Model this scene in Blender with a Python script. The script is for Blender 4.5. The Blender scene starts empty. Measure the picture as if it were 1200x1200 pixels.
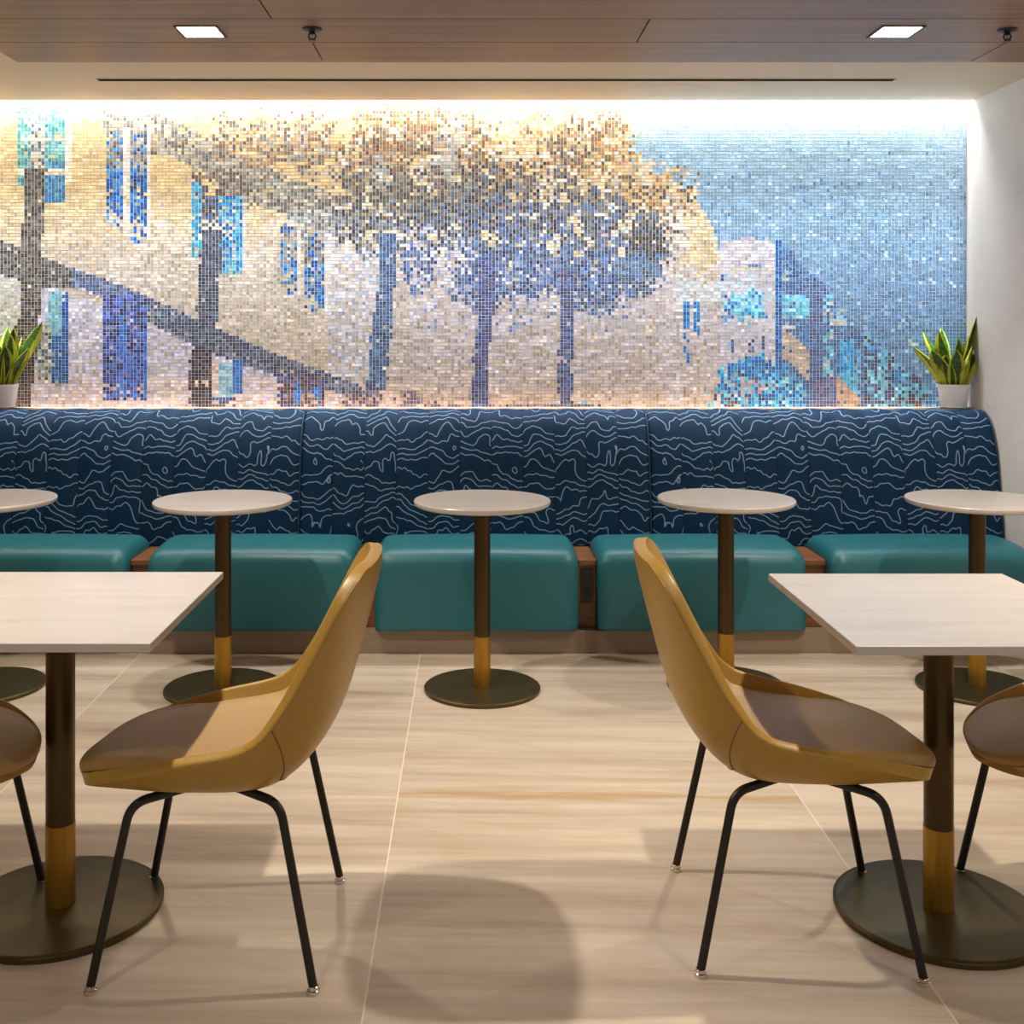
import bpy, bmesh, math, random
import numpy as np
from mathutils import Vector, Matrix

random.seed(7)
RNG = np.random.RandomState(11)
S = bpy.context.scene
COL = S.collection
PI = math.pi
CAM_Z = 1.405
CEIL = 2.53
WALL_Y = 5.55
WALL_X = 2.476


# ------------------------------------------------------------------ helpers
def lin(r, g, b):
    out = []
    for c in (r, g, b):
        c /= 255.0
        out.append(c / 12.92 if c <= 0.04045 else ((c + 0.055) / 1.055) ** 2.4)
    return (out[0], out[1], out[2], 1.0)


def link(o):
    COL.objects.link(o)
    return o


def tag(o, label, cat, group=None):
    o['label'] = label
    o['category'] = cat
    if group:
        o['group'] = group
    return o


def thing(name, label, cat, loc=(0, 0, 0), rz=0.0, group=None):
    o = link(bpy.data.objects.new(name, None))
    o.empty_display_size = 0.1
    o.location = loc
    o.rotation_euler = (0, 0, rz)
    return tag(o, label, cat, group)


def obj(name, verts, faces, mats, parent=None, smooth=False, midx=None):
    me = bpy.data.meshes.new(name)
    me.from_pydata([tuple(v) for v in verts], [], faces)
    for m in (mats if isinstance(mats, (list, tuple)) else [mats]):
        me.materials.append(m)
    if midx:
        me.polygons.foreach_set('material_index', midx)
    if smooth:
        me.polygons.foreach_set('use_smooth', [True] * len(me.polygons))
    me.update()
    o = link(bpy.data.objects.new(name, me))
    if parent is not None:
        o.parent = parent
    return o


def structure(o):
    o['kind'] = 'structure'
    return o


def bevel(o, w, seg=3, angle=35):
    m = o.modifiers.new('Bevel', 'BEVEL')
    m.width = w
    m.segments = seg
    m.limit_method = 'ANGLE'
    m.angle_limit = math.radians(angle)
    o.data.polygons.foreach_set('use_smooth', [True] * len(o.data.polygons))
    wn = o.modifiers.new('WeightedNormal', 'WEIGHTED_NORMAL')
    wn.keep_sharp = True
    return o


def box_data(x0, x1, y0, y1, z0, z1, base=0):
    v = [(x0, y0, z0), (x1, y0, z0), (x1, y1, z0), (x0, y1, z0),
         (x0, y0, z1), (x1, y0, z1), (x1, y1, z1), (x0, y1, z1)]
    f = [(0, 3, 2, 1), (4, 5, 6, 7), (0, 1, 5, 4), (1, 2, 6, 5), (2, 3, 7, 6), (3, 0, 4, 7)]
    return v, [tuple(i + base for i in q) for q in f]


def box(name, x0, x1, y0, y1, z0, z1, mat, parent=None, bev=0.0):
    v, f = box_data(x0, x1, y0, y1, z0, z1)
    o = obj(name, v, f, mat, parent)
    if bev:
        bevel(o, bev)
    return o


def lathe_data(profile, n=48, base=0, center=(0, 0)):
    """profile: list of (r, z) from the bottom up; r=0 ends close into a pole"""
    v, f, rings = [], [], []
    for r, z in profile:
        if r < 1e-6:
            rings.append([base + len(v)])
            v.append((center[0], center[1], z))
        else:
            rings.append([base + len(v) + k for k in range(n)])
            for k in range(n):
                a = 2 * PI * k / n
                v.append((center[0] + r * math.cos(a), center[1] + r * math.sin(a), z))
    for a, b in zip(rings[:-1], rings[1:]):
        if len(a) == 1 and len(b) == 1:
            continue
        for k in range(n):
            k2 = (k + 1) % n
            if len(a) == 1:
                f.append((a[0], b[k2], b[k]))
            elif len(b) == 1:
                f.append((a[k], a[k2], b[0]))
            else:
                f.append((a[k], a[k2], b[k2], b[k]))
    return v, f


def auto_smooth(o, ang=35):
    me = o.data
    me.polygons.foreach_set('use_smooth', [True] * len(me.polygons))
    bm = bmesh.new()
    bm.from_mesh(me)
    for e in bm.edges:
        if len(e.link_faces) == 2 and e.calc_face_angle(0) > math.radians(ang):
            e.smooth = False
    bm.to_mesh(me)
    bm.free()
    return o


def lathe(name, profile, mat, parent=None, n=48, center=(0, 0)):
    v, f = lathe_data(profile, n, 0, center)
    return auto_smooth(obj(name, v, f, mat, parent))


def tube_data(path, r, n=12, base=0):
    P = [Vector(p) for p in path]
    v, f = [], []
    up = None
    rings = []
    for i, p in enumerate(P):
        t = (P[min(i + 1, len(P) - 1)] - P[max(i - 1, 0)]).normalized()
        if up is None:
            up = Vector((0, 0, 1)) if abs(t.z) < 0.9 else Vector((0, 1, 0))
        a = t.cross(up).normalized()
        up = a.cross(t).normalized()
        rings.append([base + len(v) + k for k in range(n)])
        rr = r[i] if isinstance(r, (list, tuple)) else r
        for k in range(n):
            w = 2 * PI * k / n
            q = p + a * (rr * math.cos(w)) + up * (rr * math.sin(w))
            v.append(q)
    for a, b in zip(rings[:-1], rings[1:]):
        for k in range(n):
            k2 = (k + 1) % n
            f.append((a[k], b[k], b[k2], a[k2]))
    f.append(tuple(rings[0]))
    f.append(tuple(reversed(rings[-1])))
    return v, f


def tube(name, path, r, mat, parent=None, n=12):
    v, f = tube_data(path, r, n)
    return auto_smooth(obj(name, v, f, mat, parent), 60)


def smooth_path(pts, per=8):
    """Catmull-Rom through pts"""
    P = [Vector(p) for p in pts]
    out = []
    for i in range(len(P) - 1):
        p0, p1, p2, p3 = P[max(i - 1, 0)], P[i], P[i + 1], P[min(i + 2, len(P) - 1)]
        for k in range(per):
            t = k / per
            out.append(0.5 * ((2 * p1) + (p2 - p0) * t + (2 * p0 - 5 * p1 + 4 * p2 - p3) * t * t
                              + (3 * p1 - p0 - 3 * p2 + p3) * t ** 3))
    out.append(P[-1])
    return out


def dup(root, loc, rz, label):
    r = root.copy()
    COL.objects.link(r)
    r.location = loc
    r.rotation_euler = (0, 0, rz)
    r['label'] = label
    for ch in list(root.children):
        c = ch.copy()
        COL.objects.link(c)
        c.parent = r
        for g in list(ch.children):
            d = g.copy()
            COL.objects.link(d)
            d.parent = c
    return r


# ------------------------------------------------------------------ materials
class NT:
    def __init__(self, name):
        self.m = bpy.data.materials.new(name)
        self.m.use_nodes = True
        self.t = self.m.node_tree
        self.b = self.t.nodes['Principled BSDF']

    def n(self, kind, **kw):
        nd = self.t.nodes.new(kind)
        for k, v in kw.items():
            setattr(nd, k, v)
        return nd

    def l(self, a, b):
        self.t.links.new(a, b)

    def val(self, sock, v):
        if hasattr(v, 'is_linked') or isinstance(v, bpy.types.NodeSocket):
            self.l(v, sock)
        else:
            sock.default_value = v

    def math(self, op, a, b=None, c=None):
        nd = self.n('ShaderNodeMath', operation=op)
        self.val(nd.inputs[0], a)
        if b is not None:
            self.val(nd.inputs[1], b)
        if c is not None:
            self.val(nd.inputs[2], c)
        return nd.outputs[0]

    def mix(self, fac, a, b):
        nd = self.n('ShaderNodeMix', data_type='RGBA')
        self.val(nd.inputs[0], fac)
        self.val(nd.inputs[6], a)
        self.val(nd.inputs[7], b)
        return nd.outputs[2]

    def ramp(self, fac, stops):
        nd = self.n('ShaderNodeValToRGB')
        el = nd.color_ramp.elements
        while len(el) < len(stops):
            el.new(0.5)
        for e, (p, c) in zip(el, stops):
            e.position = p
            e.color = c
        self.val(nd.inputs[0], fac)
        return nd.outputs[0]

    def coord(self, which='Object'):
        return self.n('ShaderNodeTexCoord').outputs[which]

    def xyz(self, v):
        nd = self.n('ShaderNodeSeparateXYZ')
        self.l(v, nd.inputs[0])
        return nd.outputs

    def comb(self, x, y, z):
        nd = self.n('ShaderNodeCombineXYZ')
        for s, v in zip(nd.inputs, (x, y, z)):
            self.val(s, v)
        return nd.outputs[0]

    def scale(self, v, s):
        nd = self.n('ShaderNodeVectorMath', operation='MULTIPLY')
        self.l(v, nd.inputs[0])
        nd.inputs[1].default_value = s
        return nd.outputs[0]

    def noise(self, v, scale, detail=2, rough=0.5, dist=0.0):
        nd = self.n('ShaderNodeTexNoise')
        if v is not None:
            self.l(v, nd.inputs['Vector'])
        nd.inputs['Scale'].default_value = scale
        nd.inputs['Detail'].default_value = detail
        nd.inputs['Roughness'].default_value = rough
        nd.inputs['Distortion'].default_value = dist
        return nd.outputs[0]

    def bump(self, h, strength, dist=0.01):
        nd = self.n('ShaderNodeBump')
        nd.inputs['Strength'].default_value = strength
        nd.inputs['Distance'].default_value = dist
        self.l(h, nd.inputs['Height'])
        self.l(nd.outputs[0], self.b.inputs['Normal'])

    def set(self, color=None, rough=None, metal=None, spec=None, coat=None):
        if color is not None:
            self.val(self.b.inputs['Base Color'], color)
        if rough is not None:
            self.val(self.b.inputs['Roughness'], rough)
        if metal is not None:
            self.b.inputs['Metallic'].default_value = metal
        if spec is not None:
            self.b.inputs['Specular IOR Level'].default_value = spec
        if coat is not None:
            self.b.inputs['Coat Weight'].default_value = coat
        return self.m


def simple(name, color, rough, metal=0.0, nscale=30.0, namt=0.12, bump=0.0, spec=0.5, stretch=(1, 1, 1)):
    k = NT(name)
    v = k.scale(k.coord(), stretch)
    nz = k.noise(v, nscale, 4)
    c1 = tuple(max(0, c * (1 - namt)) for c in color[:3]) + (1,)
    c2 = tuple(min(1, c * (1 + namt)) for c in color[:3]) + (1,)
    k.set(k.ramp(nz, [(0.3, c1), (0.7, c2)]), rough, metal, spec)
    if bump:
        k.bump(nz, bump, 0.002)
    return k.m


def emission(name, color, strength):
    k = NT(name)
    k.b.inputs['Base Color'].default_value = color
    k.b.inputs['Emission Color'].default_value = color
    k.b.inputs['Emission Strength'].default_value = strength
    return k.m


M = {}
M['paint'] = simple('ceiling_paint', lin(230, 211, 184), 0.7, 0, 6, 0.015)
M['leather'] = simple('mustard_leather', lin(166, 128, 50), 0.38, 0, 260, 0.10, 0.10, 0.5)
M['pad'] = simple('mustard_leather_pad', lin(162, 130, 76), 0.42, 0, 260, 0.10, 0.10, 0.5)
M['stitch'] = simple('stitched_seam', lin(120, 84, 34), 0.6, 0, 200, 0.2)
M['black'] = simple('black_powder_coat', lin(34, 29, 25), 0.42, 0.3, 200, 0.1)
M['chrome'] = simple('chrome', lin(215, 212, 205), 0.12, 1.0, 10, 0.03)
M['bronze'] = simple('dark_bronze', lin(78, 62, 36), 0.36, 0.8, 4, 0.15, 0, 0.5, (1, 1, 0.2))
M['bronze_base'] = simple('bronze_base_plate', lin(86, 74, 44), 0.36, 0.7, 8, 0.15)
M['brass'] = simple('brushed_brass', lin(168, 128, 48), 0.34, 0.8, 60, 0.12, 0, 0.5, (1, 1, 0.1))
M['teal'] = simple('teal_vinyl', lin(36, 108, 118), 0.40, 0, 140, 0.05, 0.04, 0.5)
M['plinth'] = simple('taupe_plinth', lin(150, 130, 112), 0.5, 0, 5, 0.12, 0, 0.4, (0.4, 1, 6))
M['slot'] = simple('matt_black_slot', lin(30, 25, 21), 0.95, 0, 100, 0.1, 0, 0.05)
M['dark'] = simple('dark_plastic', lin(24, 22, 21), 0.4, 0, 100, 0.1)
M['pot'] = simple('white_ceramic', lin(240, 238, 244), 0.35, 0, 20, 0.02)
M['soil'] = simple('potting_soil', lin(60, 44, 32), 0.9, 0, 150, 0.5, 0.6)
M['shelf'] = simple('ledge_oak', lin(150, 126, 104), 0.5, 0, 12, 0.12, 0, 0.4, (0.2, 2, 2))
M['trim_frame'] = simple('lamp_frame', lin(52, 44, 38), 0.45, 0.2, 60, 0.1)
M['lens'] = emission('lamp_lens', (1.0, 0.95, 0.88, 1), 9.0)
M['led'] = emission('led_strip', (1.0, 0.97, 0.93, 1), 30.0)


def divider_wood():
    k = NT('walnut_divider')
    v = k.scale(k.coord(), (6, 6, 40))
    nz = k.noise(v, 1.6, 4, 0.6, 0.6)
    k.set(k.ramp(nz, [(0.25, lin(96, 56, 30)), (0.75, lin(146, 92, 54))]), 0.45)
    return k.m


M['walnut'] = divider_wood()


def ceiling_wood():
    k = NT('ceiling_walnut_boards')
    at = k.n('ShaderNodeAttribute', attribute_name='board')
    co = k.coord()
    x, y, z = k.xyz(co)
    off = k.math('MULTIPLY', at.outputs['Fac'], 37.0)
    v = k.comb(k.math('ADD', k.math('MULTIPLY', x, 0.7), off), k.math('MULTIPLY', y, 26.0), off)
    n1 = k.noise(v, 1.0, 5, 0.6, 0.5)
    v2 = k.comb(k.math('ADD', k.math('MULTIPLY', x, 3.0), off), k.math('MULTIPLY', y, 140.0), off)
    n2 = k.noise(v2, 1.0, 3, 0.6)
    t = k.math('ADD', k.math('MULTIPLY', n1, 0.7), k.math('MULTIPLY', n2, 0.3))
    c = k.ramp(t, [(0.3, lin(112, 78, 52)), (0.5, lin(136, 98, 68)), (0.7, lin(156, 117, 84))])
    br = k.math('ADD', 0.88, k.math('MULTIPLY', at.outputs['Fac'], 0.22))
    hsv = k.n('ShaderNodeHueSaturation')
    k.l(c, hsv.inputs['Color'])
    k.l(br, hsv.inputs['Value'])
    k.set(hsv.outputs[0], 0.42, 0, 0.45)
    return k.m


M['ceilwood'] = ceiling_wood()


def floor_mat():
    k = NT('veined_stone_tile')
    co = k.coord()
    x, y, z = k.xyz(co)
    # tile index -> a different slab of stone in every tile
    tx = k.math('FLOOR', k.math('DIVIDE', k.math('ADD', x, 0.223), 1.205))
    ty = k.math('FLOOR', k.math('DIVIDE', k.math('SUBTRACT', y, 4.58), 2.4))
    seed = k.math('ADD', k.math('MULTIPLY', tx, 7.3), k.math('MULTIPLY', ty, 3.1))
    v1 = k.comb(k.math('MULTIPLY', x, 0.55), k.math('ADD', k.math('MULTIPLY', y, 6.5), k.math('MULTIPLY', x, 0.35)), seed)
    n1 = k.noise(v1, 1.0, 5, 0.58, 0.35)
    v2 = k.comb(k.math('MULTIPLY', x, 1.6), k.math('MULTIPLY', y, 30.0), seed)
    n2 = k.noise(v2, 1.0, 5, 0.65, 0.3)
    t = k.math('ADD', k.math('MULTIPLY', n1, 0.70), k.math('MULTIPLY', n2, 0.30))
    c = k.ramp(t, [(0.30, lin(156, 138, 120)), (0.43, lin(184, 167, 147)), (0.55, lin(202, 187, 167)), (0.72, lin(216, 203, 186))])
    # thin ochre veins
    v3 = k.comb(k.math('MULTIPLY', x, 0.8), k.math('ADD', k.math('MULTIPLY', y, 2.4), k.math('MULTIPLY', x, 0.42)), seed)
    n3 = k.noise(v3, 1.0, 3, 0.5, 0.2)
    vein = k.math('SUBTRACT', 1.0, k.math('MULTIPLY', k.math('ABSOLUTE', k.math('SUBTRACT', n3, 0.5)), 60.0))
    vein = k.math('MAXIMUM', vein, 0.0)
    n4 = k.noise(k.comb(x, k.math('MULTIPLY', y, 5.0), 4.0), 1.3, 2)
    vein = k.math('MULTIPLY', vein, k.math('MAXIMUM', k.math('MULTIPLY', k.math('SUBTRACT', n4, 0.42), 3.0), 0.0))
    c = k.mix(k.math('MINIMUM', vein, 0.12), c, lin(182, 138, 84))
    # the strong vein of the middle slab
    yy = k.math('ADD', k.math('SUBTRACT', y, 3.345), k.math('MULTIPLY', x, 0.035))
    wob = k.math('MULTIPLY', k.math('SUBTRACT', k.noise(k.comb(k.math('MULTIPLY', x, 3.0), k.math('MULTIPLY', y, 12.0), 1.0), 1.0, 4), 0.5), 0.12)
    band = k.math('SUBTRACT', 1.0, k.math('DIVIDE', k.math('ABSOLUTE', k.math('ADD', yy, wob)), 0.036))
    band = k.math('MAXIMUM', band, 0.0)
    inx = k.math('MULTIPLY', k.math('GREATER_THAN', x, -0.22), k.math('LESS_THAN', x, 0.98))
    c = k.mix(k.math('MULTIPLY', k.math('MULTIPLY', band, inx), 0.75), c, lin(176, 140, 88))
    # grout
    gx = k.math('ABSOLUTE', k.math('SUBTRACT', k.math('FRACT', k.math('ADD', k.math('DIVIDE', k.math('ADD', x, 0.223), 1.205), 0.5)), 0.5))
    gx = k.math('LESS_THAN', k.math('MULTIPLY', gx, 1.205), 0.0022)
    gy = k.math('ABSOLUTE', k.math('SUBTRACT', k.math('FRACT', k.math('ADD', k.math('DIVIDE', k.math('SUBTRACT', y, 4.58), 2.4), 0.5)), 0.5))
    gy = k.math('LESS_THAN', k.math('MULTIPLY', gy, 2.4), 0.0022)
    g = k.math('MAXIMUM', gx, gy)
    c = k.mix(k.math('MULTIPLY', g, 0.75), c, lin(232, 218, 198))
    k.set(c, k.math('ADD', 0.30, k.math('MULTIPLY', n2, 0.16)), 0, 0.4)
    return k.m


M['floor'] = floor_mat()


def quartz():
    k = NT('white_quartz_top')
    v = k.scale(k.coord(), (1.6, 9.0, 9.0))
    n1 = k.noise(v, 1.5, 5, 0.6, 0.6)
    c = k.ramp(n1, [(0.28, lin(188, 179, 172)), (0.45, lin(197, 189, 182)), (0.7, lin(201, 194, 188))])
    k.set(c, 0.26, 0, 0.5)
    return k.m


M['quartz'] = quartz()


def plaster():
    k = NT('grey_plaster_wallcovering')
    co = k.coord()
    n1 = k.noise(co, 3.0, 5, 0.65)
    n2 = k.noise(co, 60.0, 3, 0.6)
    t = k.math('ADD', k.math('MULTIPLY', n1, 0.7), k.math('MULTIPLY', n2, 0.3))
    k.set(k.ramp(t, [(0.3, lin(226, 219, 213)), (0.7, lin(238, 232, 227))]), 0.75, 0, 0.3)
    k.bump(n2, 0.15, 0.003)
    return k.m


M['plaster'] = plaster()

PITCH = 1.636 / 11


def wave_fabric():
    k = NT('navy_wave_line_fabric')
    uv = k.n('ShaderNodeUVMap', uv_map='cloth').outputs[0]
    u, v, _ = k.xyz(uv)
    panel = k.math('FLOOR', k.math('DIVIDE', u, PITCH))
    z = k.math('MULTIPLY', panel, 1.71)
    vo = k.math('ADD', v, k.math('MULTIPLY', panel, 0.0437))

    def field(du, dv):
        uu = k.math('ADD', u, du)
        vv = k.math('ADD', vo, dv)
        n1 = k.noise(k.comb(k.math('MULTIPLY', uu, 10.0), k.math('MULTIPLY', vv, 9.0), z), 1.0, 0)
        n2 = k.noise(k.comb(k.math('MULTIPLY', uu, 34.0), k.math('MULTIPLY', vv, 14.0), z), 1.0, 0)
        return k.math('ADD', k.math('MULTIPLY', vv, 21.0),
                      k.math('ADD', k.math('MULTIPLY', n1, 3.5), k.math('MULTIPLY', n2, 0.8)))
    e = 0.001
    f0 = field(0.0, 0.0)
    fu = k.math('DIVIDE', k.math('SUBTRACT', field(e, 0.0), f0), e)
    fv = k.math('DIVIDE', k.math('SUBTRACT', field(0.0, e), f0), e)
    g = k.math('SQRT', k.math('ADD', k.math('MULTIPLY', fu, fu), k.math('MULTIPLY', fv, fv)))
    g = k.math('MAXIMUM', g, 8.0)
    d = k.math('DIVIDE', k.math('ABSOLUTE', k.math('SUBTRACT', k.math('FRACT', f0), 0.5)), g)
    line = k.math('SUBTRACT', 1.0, k.math('DIVIDE', d, 0.0030))
    line = k.math('MINIMUM', k.math('MULTIPLY', k.math('MAXIMUM', line, 0.0), 2.2), 1.0)
    weave = k.noise(uv, 420.0, 2)
    base = k.ramp(weave, [(0.3, lin(4, 37, 66)), (0.7, lin(10, 57, 90))])
    seam = k.math('ABSOLUTE', k.math('SUBTRACT', k.math('FRACT', k.math('ADD', k.math('DIVIDE', u, PITCH), 0.5)), 0.5))
    seam = k.math('LESS_THAN', k.math('MULTIPLY', seam, PITCH), 0.0028)
    c = k.mix(k.math('MULTIPLY', line, 0.9), base, lin(138, 166, 196))
    c = k.mix(k.math('MULTIPLY', seam, 0.7), c, lin(10, 26, 44))
    k.set(c, 0.65, 0, 0.2)
    k.bump(weave, 0.1, 0.001)
    return k.m


M['wave'] = wave_fabric()


def tile_mat():
    k = NT('glazed_mosaic_tile')
    at = k.n('ShaderNodeAttribute', attribute_name='tile')
    k.set(at.outputs['Color'], 0.32, 0, 0.5)
    return k.m


M['tile'] = tile_mat()
M['grout'] = simple('mosaic_grout', lin(226, 223, 221), 0.8, 0, 40, 0.04)


def leaf_mat():
    k = NT('snake_plant_leaf')
    uv = k.n('ShaderNodeUVMap', uv_map='leaf').outputs[0]
    u, v, _ = k.xyz(uv)
    e = k.math('ABSOLUTE', k.math('SUBTRACT', u, 0.5))
    n = k.noise(k.comb(k.math('MULTIPLY', u, 2.0), k.math('MULTIPLY', v, 16.0), 0.0), 1.0, 3, 0.6, 0.8)
    green = k.ramp(n, [(0.35, lin(34, 70, 24)), (0.65, lin(82, 122, 44))])
    edge = k.math('GREATER_THAN', k.math('ADD', e, k.math('MULTIPLY', k.math('SUBTRACT', n, 0.5), 0.08)), 0.31)
    k.set(k.mix(edge, green, lin(196, 200, 62)), 0.4, 0, 0.5)
    return k.m


M['leaf'] = leaf_mat()

# ------------------------------------------------------------------ setting
X_L = -4.2     # left wall
Y_N = -1.6     # open side of the room behind the camera
structure(box('floor', X_L, WALL_X + 0.1, Y_N, WALL_Y + 0.1, -0.06, 0.0, M['floor']))
structure(box('wall_back', X_L, WALL_X + 0.1, WALL_Y + 0.012, WALL_Y + 0.12, 0.0, CEIL + 0.12, M['plaster']))
structure(box('wall_right', WALL_X, WALL_X + 0.1, 1.2, WALL_Y + 0.012, 0.0, CEIL + 0.12, M['plaster']))
structure(box('wall_left', X_L - 0.1, X_L, 1.2, WALL_Y + 0.012, 0.0, CEIL + 0.12, M['plaster']))
COVE_Y = 5.468
structure(box('ceiling', X_L, WALL_X, Y_N, COVE_Y, CEIL, CEIL + 0.09, M['paint']))
structure(box('trim_1', X_L, WALL_X, COVE_Y, WALL_Y + 0.012, CEIL + 0.09, CEIL + 0.12, M['paint']))

# walnut board ceiling panel
def wood_ceiling():
    x0, x1, y1 = -1.898, WALL_X - 0.004, 4.637
    verts, faces, val = [], [], []
    rnd = random.Random(5)
    row = 0
    y = y1
    joints = {0: [-0.62, 2.08], 1: [0.64], 2: [-0.72]}
    while y > Y_N + 0.3:
        ya = y - 0.327
        cuts = [x0] + joints.get(row, sorted([x0 + 0.5 + rnd.random() * 1.4, x0 + 2.4 + rnd.random() * 1.4])) + [x1]
        for a, b in zip(cuts[:-1], cuts[1:]):
            g = 0.006
            ga = 0 if a == x0 else g * 0.5
            gb = 0 if b == x1 else g * 0.5
            v, f = box_data(a + ga, b - gb, ya + g, y, CEIL - 0.012, CEIL - 0.001, len(verts))
            verts += v
            faces += f
            val += [rnd.random()] * 6
        y = ya
        row += 1
    # dark backing behind the joints
    v, f = box_data(x0, x1, y + 0.003, y1, CEIL - 0.0035, CEIL - 0.0005, len(verts))
    verts += v
    faces += f
    val += [0.2] * 6
    o = obj('trim_2', verts, faces, [M['ceilwood'], M['dark']], None, False, [0] * (len(faces) - 6) + [1] * 6)
    at = o.data.attributes.new('board', 'FLOAT', 'FACE')
    at.data.foreach_set('value', val)
    structure(o)


wood_ceiling()

# ------------------------------------------------------------------ mosaic mural
def sstep(a, b, x):
    t = np.clip((x - a) / (b - a), 0, 1)
    return t * t * (3 - 2 * t)


def vnoise(x, y, sx, sy, seed):
    r = np.random.RandomState(seed)
    g = r.rand(64, 64)
    fx, fy = (x / sx) % 63, (y / sy) % 63
    ix, iy = np.floor(fx).astype(int), np.floor(fy).astype(int)
    tx, ty = fx - ix, fy - iy
    tx, ty = tx * tx * (3 - 2 * tx), ty * ty * (3 - 2 * ty)
    a = g[iy, ix] * (1 - tx) + g[iy, ix + 1] * tx
    b = g[iy + 1, ix] * (1 - tx) + g[iy + 1, ix + 1] * tx
    return a * (1 - ty) + b * ty


def paint_mural():
    """design of the mural on its own drawing grid (1 unit = 4.27 mm, u to the right, w down)"""
    T = 4.0
    nu, nw = 331, 90
    u = 1131 - T * (nu - np.arange(nu)) + T / 2
    w = 121.5 + T * np.arange(nw) + T / 2
    U, W = np.meshgrid(u, w)
    C = np.zeros(U.shape + (3,))
    rnd = lambda: RNG.rand(*U.shape)
    wob = (vnoise(U, W, 11, 9, 3) - 0.5)

    def put(mask, cols, p=1.0, wts=None):
        sel = (rnd() < mask * p)
        idx = RNG.choice(len(cols), size=U.shape, p=wts)
        arr = np.array(cols, float)[idx]
        C[sel] = arr[sel]

    def rect(x0, x1, y0, y1):
        return ((U >= x0) & (U < x1) & (W >= y0) & (W < y1)).astype(float)

    def ell(cx, cy, rx, ry, soft=0.35):
        d = np.sqrt(((U - cx) / rx) ** 2 + ((W - cy) / ry) ** 2) + wob * 0.5
        return 1 - sstep(1 - soft, 1 + soft, d)

    def below(pts):
        xs, ys = zip(*pts)
        return W >= np.interp(U, xs, ys)

    def band(top, bot):
        return (below(top) & ~below(bot)).astype(float)

    def trunk(pts, half):
        ys = [p[1] for p in pts]
        xs = [p[0] for p in pts]
        c = np.interp(W, ys, xs)
        return ((np.abs(U - c + wob * 4) < half) & (W >= ys[0]) & (W <= ys[-1])).astype(float)

    # --- sky
    t = np.clip((W - 122) / 260, 0, 1)[..., None]
    sky = np.array([168, 198, 216.]) * (1 - t) + np.array([90, 136, 182.]) * t
    C[:] = sky
    put(sstep(150, 230, W), [(134, 174, 202), (176, 202, 218), (92, 138, 182)], 0.14 * 1.0)
    # --- facade of the long building
    fac = ~((U > 735) & ~below([(735, 196), (765, 204), (790, 212), (812, 232), (828, 254), (838, 278), (843, 305)])) & (U < 843)
    t1 = sstep(200, 330, W)[..., None]
    t2 = sstep(430, 478, W)[..., None]
    tr = sstep(380, 520, U)[..., None] * sstep(230, 330, W)[..., None]
    f = np.array([222, 190, 136.]) * (1 - t1) + np.array([206, 192, 176.]) * t1
    f = f * (1 - tr) + np.array([204, 194, 200.]) * tr
    f = f * (1 - t2) + np.array([212, 190, 178.]) * t2
    C[fac] = f[fac]
    fm = fac.astype(float)
    put(fm * (W < 290), [(232, 208, 166), (206, 172, 124), (214, 196, 170)], 0.14)
    put(fm * sstep(240, 300, W), [(190, 170, 146), (216, 202, 186), (180, 168, 160)], 0.30)
    put(fm * sstep(100, 160, U) * sstep(230, 280, W) * (1 - sstep(320, 400, W)) * (U < 330), [(222, 212, 200), (214, 204, 200)], 0.25)
    # ground floor, pale lavender plaster
    low = fm * below([(0, 318), (50, 332), (140, 366), (230, 405), (320, 440), (400, 462), (560, 480)]) * (U < 420)
    put(low, [(206, 204, 230), (222, 220, 242), (188, 182, 208), (210, 200, 208)], 0.9)
    put(low * (U < 24), [(206, 204, 190), (196, 196, 180)], 0.9)
    put(low * (W > 440), [(218, 200, 192), (212, 194, 188), (226, 212, 214)], 0.65)
    # bright column between the two groups of trees
    put(rect(384, 442, 288, 452) * fm, [(214, 210, 224), (226, 222, 232), (196, 186, 178), (176, 186, 204)], 0.75)
    # upper shadow of leaves, olive grey
    olive = [(148, 144, 130), (128, 126, 118), (166, 160, 146), (104, 98, 94), (184, 180, 168)]
    put(band([(118, 124), (170, 124), (260, 172), (330, 205), (420, 238)], [(118, 150), (170, 178), (215, 190), (262, 226), (330, 250), (420, 292)]) * (U > 118) * (U < 418), olive, 0.9)
    put(rect(262, 345, 205, 245) * below([(262, 205), (345, 240)]), [(150, 140, 128), (110, 96, 88), (170, 160, 150)], 0.5)
    put(rect(225, 285, 200, 228), [(112, 86, 74), (136, 118, 104), (96, 84, 84)], 0.6)
    put(rect(330, 420, 248, 288), [(172, 172, 174), (150, 154, 164), (196, 192, 190), (120, 126, 140)], 0.7)
    # --- small brown crowns on the upper left
    autumn = [(172, 150, 128), (196, 146, 92), (140, 116, 98), (120, 92, 72), (190, 180, 164), (208, 168, 112)]
    put(ell(312, 165, 36, 34), olive + autumn, 0.85)
    put(ell(362, 166, 26, 44), autumn + olive, 0.85)
    put(ell(300, 150, 60, 40), autumn, 0.2)
    put(rect(248, 276, 134, 192), olive + autumn, 0.75)
    # --- upper windows, left to right
    tealc = [(78, 158, 156), (110, 178, 172), (60, 136, 140), (150, 190, 184)]
    put(rect(20, 36, 124, 216), tealc, 0.95)
    put(rect(52, 76, 126, 236), tealc + [(96, 164, 190)], 0.95)
    put(rect(52, 74, 190, 236), [(90, 160, 192), (62, 132, 170), (44, 112, 176)], 0.9)
    put(rect(36, 52, 122, 205), [(120, 140, 150), (196, 192, 180), (90, 104, 124), (206, 196, 176)], 0.9)
    put(rect(18, 76, 160, 166) + rect(18, 76, 196, 204), [(226, 212, 186), (236, 226, 206)], 0.75)
    put(rect(76, 84, 124, 215), [(236, 228, 214), (228, 214, 190)], 0.85)
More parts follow.
